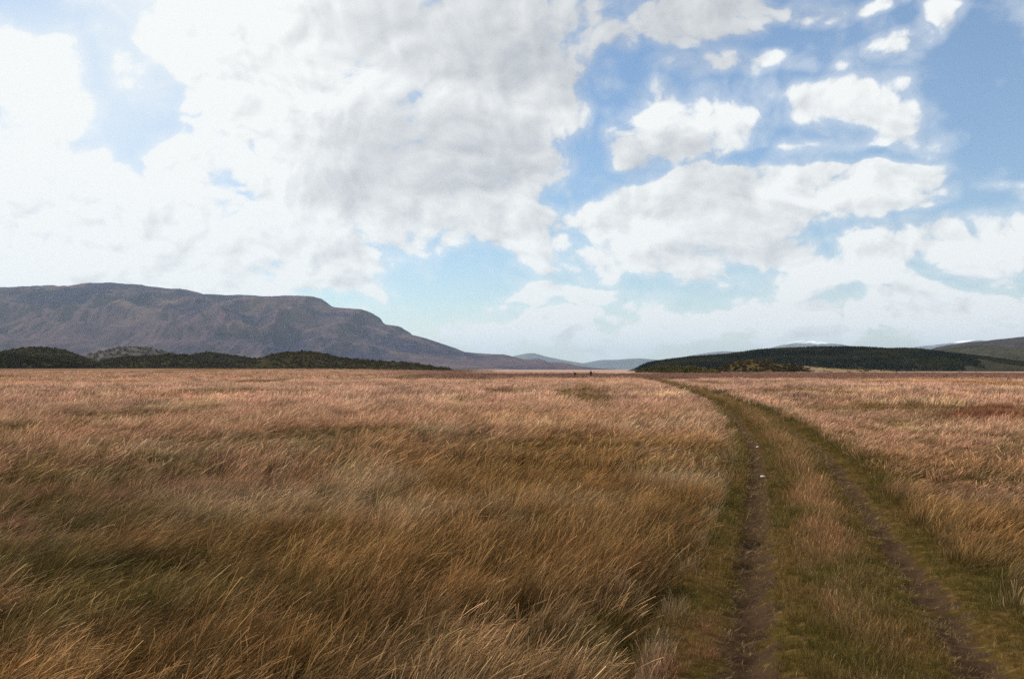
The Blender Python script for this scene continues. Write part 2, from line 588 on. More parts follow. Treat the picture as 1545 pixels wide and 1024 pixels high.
# ------------------------------------------------------------------ the track: two ruts, a grassy middle and mossy margins
rows, y = [], -56.0
while y < TRACK_END:
    rows.append(y)
    y += .8 if y < 3 else max(.032, .0046 * y)
rows = np.array(rows)
cols = np.concatenate([[-2.2], np.linspace(-2.06, 2.06, 114), [2.2]])
YY, WW = np.meshgrid(rows, cols, indexing='ij')
XX = track_x(YY) + WW / track_cos(YY)
ZZ = ground_z(XX, YY) + rut_profile(WW, YY) - .08 * (np.abs(WW) > 2.1) - .004
far = np.clip((YY - 60) / 300, 0, 1)
mat_track, t, b = new_mat('track_mud_and_moss', .95, .0)
p = pos(t)
uw, uy, _ = t.sep(t.attr('wy', 'GEOMETRY', 'Vector'))
aw = t.m('ABSOLUTE', uw)
n_f = t.noise(p, 9.0, 6, .65)
n_m = t.noise(p, 1.6, 4, .6)
n_w = t.noise(t.v('MULTIPLY', t.comb(uw, uy, 0), (2.6, 9.0, 1)), 1.0, 4, .6)
soil = t.mix(n_f, (.024, .014, .008), (.078, .047, .027))
moss = t.mix(t.smooth(n_m, .35, .65), (.045, .031, .007), (.078, .047, .015))
moss = t.mix(t.smooth(n_f, .5, .72, 0, .6), moss, (.17, .115, .045))
d_rut = t.m('ABSOLUTE', t.m('SUBTRACT', aw, .74))
bare = t.m('ADD', t.m('MULTIPLY', d_rut, -3.6), t.m('ADD', t.m('MULTIPLY', n_w, 2.6), t.m('MULTIPLY', n_m, 1.0)))
bare = t.m('SUBTRACT', bare, t.smooth(uw, -.1, .1, .50, .68))
c = t.mix(t.smooth(bare, .58, .74), moss, soil)
t.put(b.inputs['Base Color'], c)
bump(t, b, n_f, .8, .03)
track = mesh_np('dirt_track', np.stack([XX, YY, ZZ], 2).reshape(-1, 3), grid_quads(len(rows), len(cols)), mat_track, True,
                attrs={'wy': ('FLOAT_VECTOR', np.stack([WW, YY, WW * 0], 2).reshape(-1, 3))})
tag(track, 'rutted dirt track curving away through the dry grass', 'track', kind='structure')


# ------------------------------------------------------------------ hills
def px_to_xh(prof, dist):
    """photo skyline pixels at a distance -> metres across, metres above the eye's foot"""
    a = np.array(prof, float)
    return (a[:, 0] - PW / 2) / FPX * dist, (HORIZON - a[:, 1]) / FPX * dist + EYE


def hill(name, prof, dist, front, back, nx, ny, mat, seed, gully=.12, gscale=60., crag=.0, front_pow=1.4, label=None, base=-2.5, edge_noise=1.0):
    xs, hs = px_to_xh(prof, dist)
    X = np.linspace(xs[0], xs[-1], nx)
    H = np.interp(X, xs, hs)
    k = 3
    H = np.convolve(np.pad(H, k // 2, 'edge'), np.ones(k) / k, 'valid')
    v = np.concatenate([np.linspace(-1, 0, ny), np.linspace(0, 1, max(8, ny // 3))[1:]])
    VV, XX = np.meshgrid(v, X, indexing='ij')
    HH = np.broadcast_to(H, XX.shape)
    # the foot wanders in and out, spurs and gullies run down the face
    foot = front * (.75 + .5 * fbm(XX / (front * .8), XX * 0, 3, seed))
    YY = dist + np.where(VV < 0, VV * foot, VV * back)
    wx, wy = XX / gscale + .9 * fbm(XX / gscale / 2, YY / gscale / 2, 2, seed + 1), YY / (gscale * 2.6)
    rid = 1 - np.abs(2 * fbm(wx, wy, 5, seed + 2, .55) - 1) * 2
    med = fbm(XX / (gscale * 1.7), YY / (gscale * 1.7), 5, seed + 3) - .5
    s = np.where(VV < 0, 1 - np.abs(VV) ** front_pow, 1 - VV ** 2)
    s = np.clip(s, 0, 1)
    if crag:                                                     # terraces
        st = s * 5 + .9 * (fbm(XX / (gscale * 3), YY / (gscale * 3), 3, seed + 8) - .5)
        s = lerp1(s, (np.floor(st) + sstep(st - np.floor(st), .25, .75)) / 5, crag * (1 - sstep(np.abs(VV), 0, .06) * 0 - (np.abs(VV) < .04)))
    body = s * (1 - .5 * np.abs(VV) * 0)
    env = np.clip(4 * s * (1 - s), 0, 1) * .9 + .1 * edge_noise
    Z = base + (HH - base) * body + (HH - base) * gully * (rid * .7 + med) * env
    Z = Z + edge_noise * np.minimum(HH * .02, 5) * (fbm(XX / (gscale * .22), YY / (gscale * .22), 4, seed + 5) - .5)
    o = mesh_np(name, np.stack([XX, YY, Z], 2).reshape(-1, 3), grid_quads(len(v), nx), mat, True)
    tag(o, label, 'hill', kind='structure')
    return X, v, XX, YY, Z


def lerp1(a, b, t):
    return a + (b - a) * t


def hill_mat(name, cols, scale, contrast=(.35, .65), fine=8.0, bump_d=2.0, snow=None):
    m, t, b = new_mat(name, .95, .0)
    p = pos(t)
    n1 = t.noise(p, scale, 6, .62, .6)
    n2 = t.noise(p, scale * 2.7, 6, .65, .3)
    n3 = t.noise(p, scale * fine, 5, .6)
    c = t.mix(t.smooth(n1, *contrast), cols[0], cols[1])
    c = t.mix(t.smooth(n2, .5, .68), c, cols[2])
    c = t.mix(t.smooth(n3, .45, .7, 0, .4), c, cols[3])
    if snow:
        z = t.sep(p)[2]
        nz = t.m('MULTIPLY_ADD', t.m('SUBTRACT', t.noise(t.v('MULTIPLY', p, (1, 1, .45)), snow[2], 6, .65), .5), snow[3], z)
        c = t.mix(t.smooth(nz, snow[0], snow[1]), c, (.82, .85, .9))
    t.put(b.inputs['Base Color'], c)
    bump(t, b, t.m('ADD', n2, t.m('MULTIPLY', n3, .5)), .7, bump_d)
    return m


# great heather mountain on the left, with stepped cliffs down its right shoulder
m_mtn = hill_mat('heather_mountain', ((.020, .013, .040), (.078, .047, .056), (.12, .078, .068), (.018, .012, .030)), .0011, (.44, .56), 14, 14)
PROF_MTN = [(-420, 470), (-250, 452), (-120, 446), (0, 440), (45, 436), (100, 433), (150, 429), (180, 429), (215, 432), (270, 436), (300, 442), (340, 445), (400, 447),
            (440, 446), (464, 447), (474, 448), (481, 457), (490, 461), (508, 466), (535, 468), (554, 470), (561, 480), (578, 490), (603, 494), (611, 504), (640, 510),
            (660, 517), (685, 525), (700, 531), (730, 534), (760, 535), (790, 542), (815, 541), (823, 546), (850, 547), (866, 552), (885, 554.5), (900, 557)]
hill('mountain', PROF_MTN, 8000, 2300, 2300, 900, 140, m_mtn, 50, .20, 380, .6, 1.1, 'long purple heather mountain with stepped cliffs', -3, 1.2)

# faint far mountains
m_blue = hill_mat('far_blue_mountain', ((.05, .06, .07), (.08, .08, .08), (.10, .10, .10), (.05, .06, .07)), .0006, bump_d=30)
hill('far_hills', [(740, 557), (760, 543), (775, 537), (795, 533), (805, 532.5), (825, 538), (850, 543), (880, 548), (905, 543), (930, 542.5), (950, 541), (965, 540.5), (985, 542), (1010, 545), (1060, 552)],
     19000, 3000, 3000, 160, 24, m_blue, 60, .10, 1400, label='faint blue hills on the far horizon')
m_snow = hill_mat('snow_mountain', ((.07, .08, .09), (.10, .10, .10), (.13, .12, .12), (.05, .06, .08)), .0008, bump_d=40, snow=(355, 430, .0016, 420))
hill('snow_mountain', [(1020, 548), (1045, 536), (1070, 532), (1090, 530), (1110, 531), (1130, 530), (1160, 527), (1180, 522), (1195, 518), (1212, 514.5), (1232, 516), (1250, 518), (1275, 526), (1300, 532), (1340, 538)],
     15500, 3200, 3000, 200, 40, m_snow, 63, .14, 900, label='distant blue mountain with a snow streaked summit behind the dark wood')
m_snow2 = hill_mat('snow_dusted_mountain', ((.07, .08, .09), (.10, .10, .10), (.13, .12, .12), (.05, .06, .08)), .0008, bump_d=40, snow=(425, 510, .0018, 420))
hill('snow_mountain', [(1360, 540), (1380, 526), (1400, 522), (1430, 519), (1450, 517), (1468, 513), (1485, 515), (1510, 521), (1530, 517), (1560, 514), (1640, 520), (1720, 540)],
     16500, 3200, 3000, 200, 40, m_snow2, 66, .14, 900, label='distant snow dusted mountain behind the bare brown hill')

# the dark wooded ridge on the right and the barer hills beyond it
m_wood = hill_mat('wooded_slope', ((.022, .026, .014), (.035, .038, .018), (.05, .048, .024), (.018, .022, .012)), .011)
m_moor = hill_mat('bare_moor_slope', ((.026, .025, .016), (.05, .044, .027), (.075, .062, .038), (.02, .02, .014)), .009)
m_brown = hill_mat('brown_hill', ((.026, .021, .022), (.042, .032, .030), (.055, .043, .037), (.018, .016, .018)), .006)
hill('bare_hill', [(1410, 558), (1425, 546), (1440, 529), (1452, 522), (1470, 516), (1500, 514), (1530, 510), (1560, 507), (1640, 500), (1760, 500), (1850, 520)],
     3600, 760, 700, 160, 50, m_brown, 70, .16, 150, label='bare brown hill at the edge of the view')
RIDGE2 = hill('moor_ridge', [(1330, 556), (1380, 536), (1430, 530), (1448, 524), (1466, 521), (1480, 521), (1500, 523), (1525, 524), (1560, 525), (1660, 530), (1760, 545)],
              2300, 400, 350, 200, 50, m_moor, 72, .14, 65, label='dark moorland ridge below the bare brown hill')
PROF_WOOD = [(962, 560), (972, 553), (985, 548), (1010, 544), (1045, 540), (1075, 538), (1100, 536), (1130, 532), (1150, 529), (1190, 527), (1230, 525.5), (1280, 525),
             (1310, 526), (1340, 528), (1355, 527), (1380, 528), (1400, 531), (1430, 535), (1455, 538), (1490, 543), (1530, 549), (1570, 556)]
WOOD = hill('wooded_hill', PROF_WOOD, 1250, 230, 200, 300, 60, m_moor, 74, .08, 45, label='low dark hill clothed in conifer wood')

# ---- hillocks at the edge of the field
m_scrub = hill_mat('scrub_hillock', ((.026, .023, .010), (.042, .034, .015), (.062, .046, .021), (.020, .020, .009)), .05, bump_d=.6)
m_fern = hill_mat('bracken_hillock', ((.062, .042, .016), (.10, .066, .026), (.05, .04, .016), (.14, .10, .045)), .06, bump_d=.6)
m_grey = hill_mat('grey_scrub_hillock', ((.07, .06, .055), (.10, .085, .075), (.05, .05, .04), (.15, .13, .11)), .035, bump_d=.8)
m_sand = hill_mat('pale_grass_bank', ((.26, .19, .12), (.18, .12, .06), (.10, .07, .035), (.34, .26, .18)), .05, bump_d=.5)
HILLOCKS = {}
for key, prof, dist, front, mat, lab in (
        ('a_back', [(-140, 550), (-80, 540), (-30, 537), (8, 531), (30, 527), (52, 523.5), (75, 526), (100, 534), (122, 545), (150, 556)], 880, 70, m_scrub, 'rounded dark green hillock behind the scrubby bank'),
        ('a_front', [(-160, 548), (-100, 536), (-40, 533), (0, 534.5), (30, 537), (60, 542), (95, 546), (118, 551), (140, 558)], 700, 45, m_scrub, 'black green scrubby bank at the field corner'),
        ('b_back', [(95, 556), (125, 545), (160, 531), (178, 526), (195, 523.5), (215, 524), (240, 530), (262, 538), (300, 550), (320, 556)], 1350, 120, m_grey, 'grey scrub covered knoll below the mountain'),
        ('b_front', [(120, 557), (150, 549), (180, 540), (225, 537.5), (262, 535.5), (280, 537), (300, 544), (330, 549), (360, 557)], 860, 60, m_scrub, 'low dark green bank in front of the grey knoll'),
        ('c', [(250, 556), (285, 540), (300, 534), (318, 532), (345, 537), (380, 541), (410, 548), (440, 557)], 1050, 80, m_scrub, 'small dark hillock between two scrubby banks'),
        ('d', [(370, 557), (392, 545), (410, 536), (436, 531.5), (470, 531), (492, 535), (515, 541), (540, 543), (580, 546), (625, 549), (655, 554), (680, 558)], 800, 70, m_scrub, 'broad brown green hillock tapering to a low bank')):
    HILLOCKS[key] = hill('hillock', prof, dist, front, front * 1.4, 150, 34, mat, 80 + ord(key[0]) + len(key), .12, 18, 0, 1.6, lab, -1.0, 1.6)
HILLOCKS['e'] = hill('hillock', [(952, 566), (968, 560), (985, 556.5), (1005, 554.5), (1025, 555.5), (1042, 553.5), (1058, 558), (1072, 560), (1084, 566)], 430, 24, 30, 110, 26, m_scrub, 91, .14, 9, 0, 1.6,
                     'dark scrubby bank beside the far bend of the track', -1.0, 1.6)
HILLOCKS['f'] = hill('hillock', [(1062, 563), (1085, 557), (1100, 551), (1118, 545), (1132, 543), (1150, 544.5), (1170, 549), (1186, 552), (1205, 555), (1215, 562)], 520, 36, 40, 130, 30, m_fern, 93, .14, 12, 0, 1.6,
                     'golden brown bracken hillock in front of the dark wood', -1.0, 1.6)
HILLOCKS['g'] = hill('hillock', [(1165, 561), (1180, 552.5), (1200, 551.5), (1225, 553.5), (1250, 555), (1275, 557), (1300, 557.5), (1330, 558), (1350, 562)], 600, 30, 30, 130, 22, m_sand, 95, .14, 10, 0, 1.6,
                     'pale grassy bank running on from the bracken hillock', -1.0, 1.4)


# ------------------------------------------------------------------ woods and scrub
def leaf_mat(name, lo, hi):
    m, t, b = new_mat(name, .95, .0)
    tint = t.attr('tint', 'INSTANCER', 'Vector')
    br = t.attr('br')
    t.put(b.inputs['Base Color'], t.v('MULTIPLY', tint, t.mix(br, lo, hi)))
    return m


def make_conifer(name, mat, seed):
    """tapered crown of ragged, drooping whorls on a stem, 1 m tall"""
    g = np.random.default_rng(seed)
    V, Q, B = [], [], []
    def quad(a, b_, c_, d_, r):
        i = len(V)
        V.extend((a, b_, c_, d_))
        Q.append((i, i + 1, i + 2, i + 3))
        B.extend([r] * 4)
    for k in range(4):
        a0, a1 = k * np.pi / 2, (k + 1) * np.pi / 2
        quad((.02 * np.cos(a0), .02 * np.sin(a0), -.1), (.02 * np.cos(a1), .02 * np.sin(a1), -.1), (.012 * np.cos(a1), .012 * np.sin(a1), .6), (.012 * np.cos(a0), .012 * np.sin(a0), .6), .2)
    for lv in range(9):
        h = .12 + .86 * lv / 9
        rad = .27 * (1 - h) ** .8 + .02
        for k in range(7):
            a = 2 * np.pi * (k + g.uniform(-.3, .3)) / 7 + lv
            r = rad * g.uniform(.7, 1.25)
            w = .42
            top = (0, 0, h + .13)
            quad(top, (r * .6 * np.cos(a - w), r * .6 * np.sin(a - w), h + .02), (r * np.cos(a), r * np.sin(a), h - .05 * g.uniform(.4, 1.4)), (r * .6 * np.cos(a + w), r * .6 * np.sin(a + w), h + .02), g.uniform())
    return mesh_np(name, V, Q, mat, False, False, {'br': ('FLOAT', B)})


def make_shrub(name, mat, seed, n=120):
    g = np.random.default_rng(seed)
    d = g.normal(0, 1, (n, 3))
    d[:, 2] = np.abs(d[:, 2])
    d /= np.linalg.norm(d, axis=1)[:, None]
    c = d * (g.uniform(.35, 1, n) ** .6)[:, None] * np.array([.6, .6, .75]) * (.75 + .4 * g.uniform(0, 1, n))[:, None]
    u = g.normal(0, 1, (n, 3))
    u /= np.linalg.norm(u, axis=1)[:, None]
    v = np.cross(u, g.normal(0, 1, (n, 3)))
    v /= np.linalg.norm(v, axis=1)[:, None]
    s = g.uniform(.07, .16, n)[:, None]
    V = np.stack([c - u * s, c + v * s * .7, c + u * s, c - v * s * .7], 1).reshape(-1, 3)
    return mesh_np(name, V, np.arange(4 * n).reshape(-1, 4), mat, False, False, {'br': ('FLOAT', np.repeat(g.uniform(0, 1, n), 4))})


def on_hill(h, n, g, keep=None, vmin=-1.0, vmax=.25):
    X, v, XX, YY, Z = h
    fx, fv = g.uniform(0, len(X) - 1.001, n), np.interp(g.uniform(vmin, vmax, n), v, np.arange(len(v)))
    ix, iv = fx.astype(int), np.minimum(fv.astype(int), len(v) - 2)
    tx, tv = fx - ix, fv - iv
    out = []
    for A in (XX, YY, Z):
        out.append((A[iv, ix] * (1 - tx) + A[iv, ix + 1] * tx) * (1 - tv) + (A[iv + 1, ix] * (1 - tx) + A[iv + 1, ix + 1] * tx) * tv)
    P = np.stack(out, 1)
    return P if keep is None else P[keep(P)]


m_con = leaf_mat('conifer_needles', (.7, .75, .65), (1.3, 1.25, 1.05))
conifers = [make_conifer('conifer_%02d' % i, m_con, 500 + i) for i in range(4)]
g = np.random.default_rng(5)


def wood_keep(P):
    px = P[:, 0] / P[:, 1] * FPX + PW / 2
    nz = fbm(P[:, 0] / 45, P[:, 1] / 45, 3, 77)
    return (nz + .9 * sstep(px, 1470, 1360) > .52) & (P[:, 2] > .3)


P = on_hill(WOOD, 42000, g, wood_keep)
n = len(P)
tint = lerp(np.array((.009, .013, .008)), np.array((.036, .036, .015)), sstep(fbm(P[:, 0] / 70, P[:, 1] / 40, 3, 78), .38, .68)) * g.uniform(.7, 1.3, n)[:, None]
scatter('conifer_wood', conifers, P, np.stack([g.normal(0, .03, n), g.normal(0, .03, n), g.uniform(0, 6.28, n)], 1),
        np.stack([s_ := g.uniform(1.9, 3.3, n), s_, s_ * g.uniform(.85, 1.1, n)], 1), g.integers(0, 4, n), tint,
        'dark conifer wood covering the low hill', 'wood')

m_shr = leaf_mat('scrub_leaves', (.5, .5, .5), (1.6, 1.5, 1.4))
shrubs = [make_shrub('shrub_%02d' % i, m_shr, 600 + i) for i in range(4)]
PP, SS, TTn = [], [], []
for key, cnt, size, c0, c1, thr in (
        ('a_back', 3600, 1.7, (.034, .033, .013), (.06, .05, .021), .30), ('a_front', 3800, 1.8, (.022, .022, .010), (.042, .036, .015), .25),
        ('b_back', 2600, 2.6, (.075, .07, .06), (.14, .12, .10), .45), ('b_front', 3400, 1.7, (.03, .029, .013), (.055, .045, .02), .28),
        ('c', 2800, 1.9, (.03, .029, .015), (.055, .044, .022), .28), ('d', 4400, 1.5, (.038, .033, .012), (.075, .055, .022), .34),
        ('e', 1500, 1.1, (.035, .034, .012), (.11, .085, .03), .40), ('f', 1500, 1.2, (.032, .027, .011), (.065, .046, .018), .44),
        ('g', 700, 1.0, (.05, .045, .018), (.16, .11, .05), .55)):
    kp = lambda P_: (fbm(P_[:, 0] / 9, P_[:, 1] / 9, 3, 71) > thr) & (P_[:, 2] > -.3)
    P = on_hill(HILLOCKS[key], cnt, g, kp, -1, .3)
    PP.append(P)
    SS.append(size * g.uniform(.4, 1.15, len(P)) * (1 + .9 * (g.uniform(0, 1, len(P)) < .1)))
    TTn.append(1.35 * lerp(np.array(c0), np.array(c1), np.clip(fbm(P[:, 0] / 7, P[:, 1] / 7, 2, 72) * 1.6 - .3 + g.normal(0, .15, len(P)), 0, 1)))
for x0, y0, cnt, spread_x, spread_y in ((200, 610, 60, 30, 6), (262, 640, 40, 14, 5), (120, 560, 30, 8, 5), (-330, 690, 260, 130, 14), (-120, 640, 120, 60, 8)):
    x, y = x0 + g.normal(0, spread_x, cnt), y0 + g.normal(0, spread_y, cnt)
    PP.append(np.stack([x, y, ground_z(x, y)], 1))
    SS.append(g.uniform(.4, 1.0, cnt))
    TTn.append(np.tile(np.array((.07, .06, .025)), (cnt, 1)))
P, S, tint = np.concatenate(PP), np.concatenate(SS), np.concatenate(TTn)
n = len(P)
scatter('scrub', shrubs, P, np.stack([np.zeros(n), np.zeros(n), g.uniform(0, 6.28, n)], 1), np.stack([S, S, S * .8], 1), g.integers(0, 4, n), tint,
        'low dark scrub growing over the hillocks', 'scrub')


# ------------------------------------------------------------------ tall field grass
m_tall = blade_mat('tall_dry_grass', (.058, .040, .010), .92, .30, .012)
m_far = blade_mat('distant_dry_grass', (.13, .08, .04), .4, .30, .0)
m_short = blade_mat('short_track_grass', (.06, .05, .01), .5, .3, .02)


def wedge(dmin, dmax, dens, g, half=R(34)):
    n = int(dens * half * (dmax ** 2 - dmin ** 2))
    r = np.sqrt(g.uniform(dmin ** 2, dmax ** 2, n))
    a = g.uniform(-half, half, n)
    return r * np.sin(a), r * np.cos(a)


def grass_points(dmin, dmax, dens, g, edge):
    x, y = wedge(dmin, dmax, dens, g, R(100 if dmax < 20 else 66 if dmax < 60 else 52))
    w = track_w(x, y)
    wob = .22 * (fbm(y / .9, y * 0 + 2, 3, 61) - .5)
    ok = (w < -1.42 - .20 * sstep(-y, -12, -7) + wob - edge) | (w > 1.22 + wob * 1.6 + edge + .25 * sstep(-y, -9, -5))
    return x[ok], y[ok], w[ok]


g = np.random.default_rng(21)
LODS = [  # name, from, to, tufts per m2, variants, height spread, edge, label
    ('near', 2.6, 17, 27, [make_tuft('tall_a%02d' % i, 108, .14, .32, .0033, 5, m_tall, .85, .34, .30, 700 + i) for i in range(7)]
     + [make_tuft('tall_b%02d' % i, 108, .13, .31, .0033, 5, m_tall, .45, .30, .18, 720 + i) for i in range(5)], 7, 0),
    ('middle', 17, 52, 8.5, [make_tuft('tall_c%02d' % i, 84, .21, .40, .0078, 4, m_tall, .9, .36, .30, 740 + i) for i in range(6)]
     + [make_tuft('tall_d%02d' % i, 84, .20, .37, .0078, 4, m_tall, .45, .33, .2, 760 + i) for i in range(4)], 6, .1),
    ('far', 52, 165, 1.7, [make_tuft('tall_e%02d' % i, 90, .48, .42, .020, 3, m_far, .6, .4, .3, 780 + i) for i in range(5)]
     + [make_tuft('tall_f%02d' % i, 90, .46, .40, .020, 3, m_far, .4, .36, .2, 790 + i) for i in range(3)], 5, .2),
    ('last', 165, 500, .36, [make_tuft('tall_g%02d' % i, 90, 1.1, .46, .05, 2, m_far, .6, .4, .3, 800 + i) for i in range(4)], 4, .6),
]
LAB = {'near': 'long windblown brown grass of the near field', 'middle': 'windblown tan grass across the middle of the field',
       'far': 'pinkish tan grass in the far part of the field', 'last': 'thin dark strip of moor grass below the hills'}
for nm, d0, d1, dens, src, na, edge in LODS:
    x, y, w = grass_points(d0, d1, dens, g, edge)
    n = len(x)
    z = ground_z(x, y)
    # clumps: height and lean vary in patches as the wind lays the grass over
    patch = fbm(x / 1.1, y / 1.1, 3, 51)
    lay = fbm(x / 3.5 + .3 * y, y / 3.5, 3, 53)
    hgt = .55 + .85 * patch + g.uniform(-.16, .16, n)
    hgt = hgt * (1 - .32 * sstep(w, 1.2, 2.0) * (1 - sstep(w, 3.5, 9)) - .1 * (w > 0))
    hgt = hgt * (.75 + .25 * sstep(np.abs(w), 1.5, 2.0)) * (1 - .45 * hollow(x, y))
    upright = (w > 0) * .55 + (lay < .42) * .35 + .6 * (w < 0) * (1 - sstep(-w, 1.6, 2.3))
    nb = len(src) - na
    idx = np.where((g.uniform(0, 1, n) < upright) & (nb > 0), na + g.integers(0, max(nb, 1), n), g.integers(0, na, n))
    tilt = (.06 + .24 * sstep(lay, .48, .68)) * np.where(w > 0, .35, 1.0)
    rot = np.stack([g.normal(0, .10, n), tilt + g.normal(0, .12, n), g.normal(0, .6, n)], 1)
    wide = g.uniform(.85, 1.25, n)
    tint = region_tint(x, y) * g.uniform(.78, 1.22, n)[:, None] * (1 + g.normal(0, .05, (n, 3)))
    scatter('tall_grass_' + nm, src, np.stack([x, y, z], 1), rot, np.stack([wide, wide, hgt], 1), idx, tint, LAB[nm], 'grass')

# ------------------------------------------------------------------ short grass, moss and straw on the track
short = [make_tuft('short_a%02d' % i, 26, .055, .085, .0032, 3, m_short, .15, .9, .5, 830 + i, .5) for i in range(6)] \
    + [make_tuft('short_b%02d' % i, 30, .07, .17, .0032, 4, m_short, .25, .6, .4, 850 + i, .45) for i in range(5)] \
    + [make_tuft('short_c%02d' % i, 16, .09, .10, .0030, 3, m_short, .1, 2.4, 1.2, 870 + i, .5) for i in range(4)]
XS, YS, WS, SC = [], [], [], []
for y0, y1, dens, sc in ((3.2, 9, 620, .95), (9, 17, 360, 1.1), (17, 34, 110, 1.5), (34, 70, 40, 2.2), (70, 160, 12, 3.2), (160, 390, 4, 4.5)):
    n = int((y1 - y0) * 3.5 * dens)
    y, w = g.uniform(y0, y1, n), g.uniform(-1.8, 1.7, n)
    XS.append(track_x(y) + w / track_cos(y))
    YS.append(y)
    WS.append(w)
    SC.append(np.full(n, sc))
x, y, w, sc = map(np.concatenate, (XS, YS, WS, SC))
n = len(x)
nm_, nf_ = fbm(x / .7, y / .7, 3, 91), fbm(w / .22, y / .12, 3, 92)
d_r = np.abs(np.abs(w) - .74)
keep = g.uniform(0, 1, n) < np.clip(sstep(d_r, .10, .26) + .6 * sstep(nf_, .48, .60) + .07, 0, 1) * (.55 + .6 * nm_)
x, y, w, sc, nm_, d_r = (a[keep] for a in (x, y, w, sc, nm_, d_r))
n = len(x)
mid = np.exp(-(w / .34) ** 2)
margin = sstep(np.abs(w), .95, 1.2)
u = g.uniform(0, 1, n)
idx = np.where(d_r < .2, 11 + g.integers(0, 4, n), np.where(u < .12 + .75 * mid + .2 * margin, 6 + g.integers(0, 5, n), g.integers(0, 6, n)))
c = lerp(np.array((.095, .070, .014)), np.array((.19, .105, .034)), sstep(nm_ + g.normal(0, .06, n), .40, .62))
c = lerp(c, np.array((.26, .135, .062)), np.clip(mid * 1.1 * sstep(nm_, .25, .55), 0, .9))
c = lerp(c, np.array((.075, .072, .012)), .5 * sstep(fbm(x / 1.6, y / 1.6, 3, 95), .52, .68))
c = lerp(c, np.array((.30, .20, .095)), ((d_r < .2) | (u > .93)) * .75)
red = np.exp(-((y - 5.9) / 1.5) ** 2) * (sstep(-w, .80, 1.0) + .7 * np.exp(-((w + .95) / .22) ** 2))
c = lerp(c, np.array((.32, .13, .085)), np.clip(red * (w > -1.45) * sstep(nm_, .35, .6), 0, .62))
fr = np.exp(-((w + 1.34) / .07) ** 2) * sstep(fbm(y / .5, y * 0, 2, 97), .35, .6)
c = lerp(c, np.array((.30, .20, .12)), np.clip(fr, 0, .7))
s_ = sc * g.uniform(.6, 1.3, n) * (1 + .35 * fr) * (1 - .35 * (1 - mid) * (d_r > .2) * (np.abs(w) < 1.2)) * (.6 + .4 * sstep(y, 8, 18))
zz = ground_z(x, y) + rut_profile(w, y)
scatter('track_grass', short, np.stack([x, y, zz], 1), np.stack([g.normal(0, .12, n), g.normal(0, .12, n), g.uniform(0, 6.28, n)], 1),
        np.stack([s_, s_, s_ / sc ** .75], 1), idx, c * g.uniform(.8, 1.25, n)[:, None], 'short olive grass and moss growing on the track', 'grass')

# ------------------------------------------------------------------ two pale stones lying in the left-hand rut
m_stone, t, b = new_mat('pale_stone', .7, .3)
nz = t.noise(pos(t), 18, 5, .6)
t.put(b.inputs['Base Color'], t.mix(nz, (.38, .34, .29), (.66, .62, .56)))
bump(t, b, nz, .4, .01)


def stone(px, py, size, label, seed):
    gg = np.random.default_rng(seed)
    X, Y = px_ground(px, py)
    bm = bmesh.new()
    bmesh.ops.create_icosphere(bm, subdivisions=3, radius=1)
    for v in bm.verts:
        c_ = v.co
        k = .82 + .36 * float(fbm(np.array(c_.x * 1.3 + c_.z * .7 + seed), np.array(c_.y * 1.3 - c_.z * .5), 3, seed))
        v.co = Vector((c_.x * size[0] * k, c_.y * size[1] * k, max(c_.z, -.5) * size[2] * k))
    me = bpy.data.meshes.new('stone')
    bm.to_mesh(me)
    bm.free()
    me.materials.append(m_stone)
    me.polygons.foreach_set('use_smooth', [True] * len(me.polygons))
    o = bpy.data.objects.new('stone', me)
    COL.objects.link(o)
    w_ = track_w(X, Y)
    o.location = (X, Y, float(ground_z(X, Y) + rut_profile(np.array(w_), np.array(Y))) + size[2] * .30)
    o.rotation_euler = (0, .1, gg.uniform(0, 6))
    return tag(o, label, 'stone', 'pale stones in the wheel rut')


stone(1143, 671, (.065, .05, .032), 'small white stone in the left rut, the farther of the two', 3)
stone(1150, 714, (.052, .04, .026), 'small white stone in the left rut, the nearer of the two', 4)


# ------------------------------------------------------------------ two walkers far out in the field
def cloth(name, col, rough=.9):
    m, t, b = new_mat(name, rough, .2)
    nz = t.noise(pos(t), 40, 3, .6)
    t.put(b.inputs['Base Color'], t.mix(nz, tuple(c * .8 for c in col), tuple(min(1, c * 1.15) for c in col)))
    return m


def skin_mesh(name, joints, bones, mat, root, parent=None, sub=1):
    me = bpy.data.meshes.new(name)
    keys = list(joints)
    me.from_pydata([joints[k][0] for k in keys], [(keys.index(a), keys.index(b_)) for a, b_ in bones], [])
    o = bpy.data.objects.new(name, me)
    COL.objects.link(o)
    sm = o.modifiers.new('skin', 'SKIN')
    sm.use_smooth_shade = True
    for i, k in enumerate(keys):
        r = joints[k][1]
        me.skin_vertices[0].data[i].radius = r if isinstance(r, tuple) else (r, r)
        me.skin_vertices[0].data[i].use_root = (k == root)
    ss = o.modifiers.new('smooth', 'SUBSURF')
    ss.levels = ss.render_levels = sub
    me.materials.append(mat)
    if parent:
        o.parent = parent
    return o


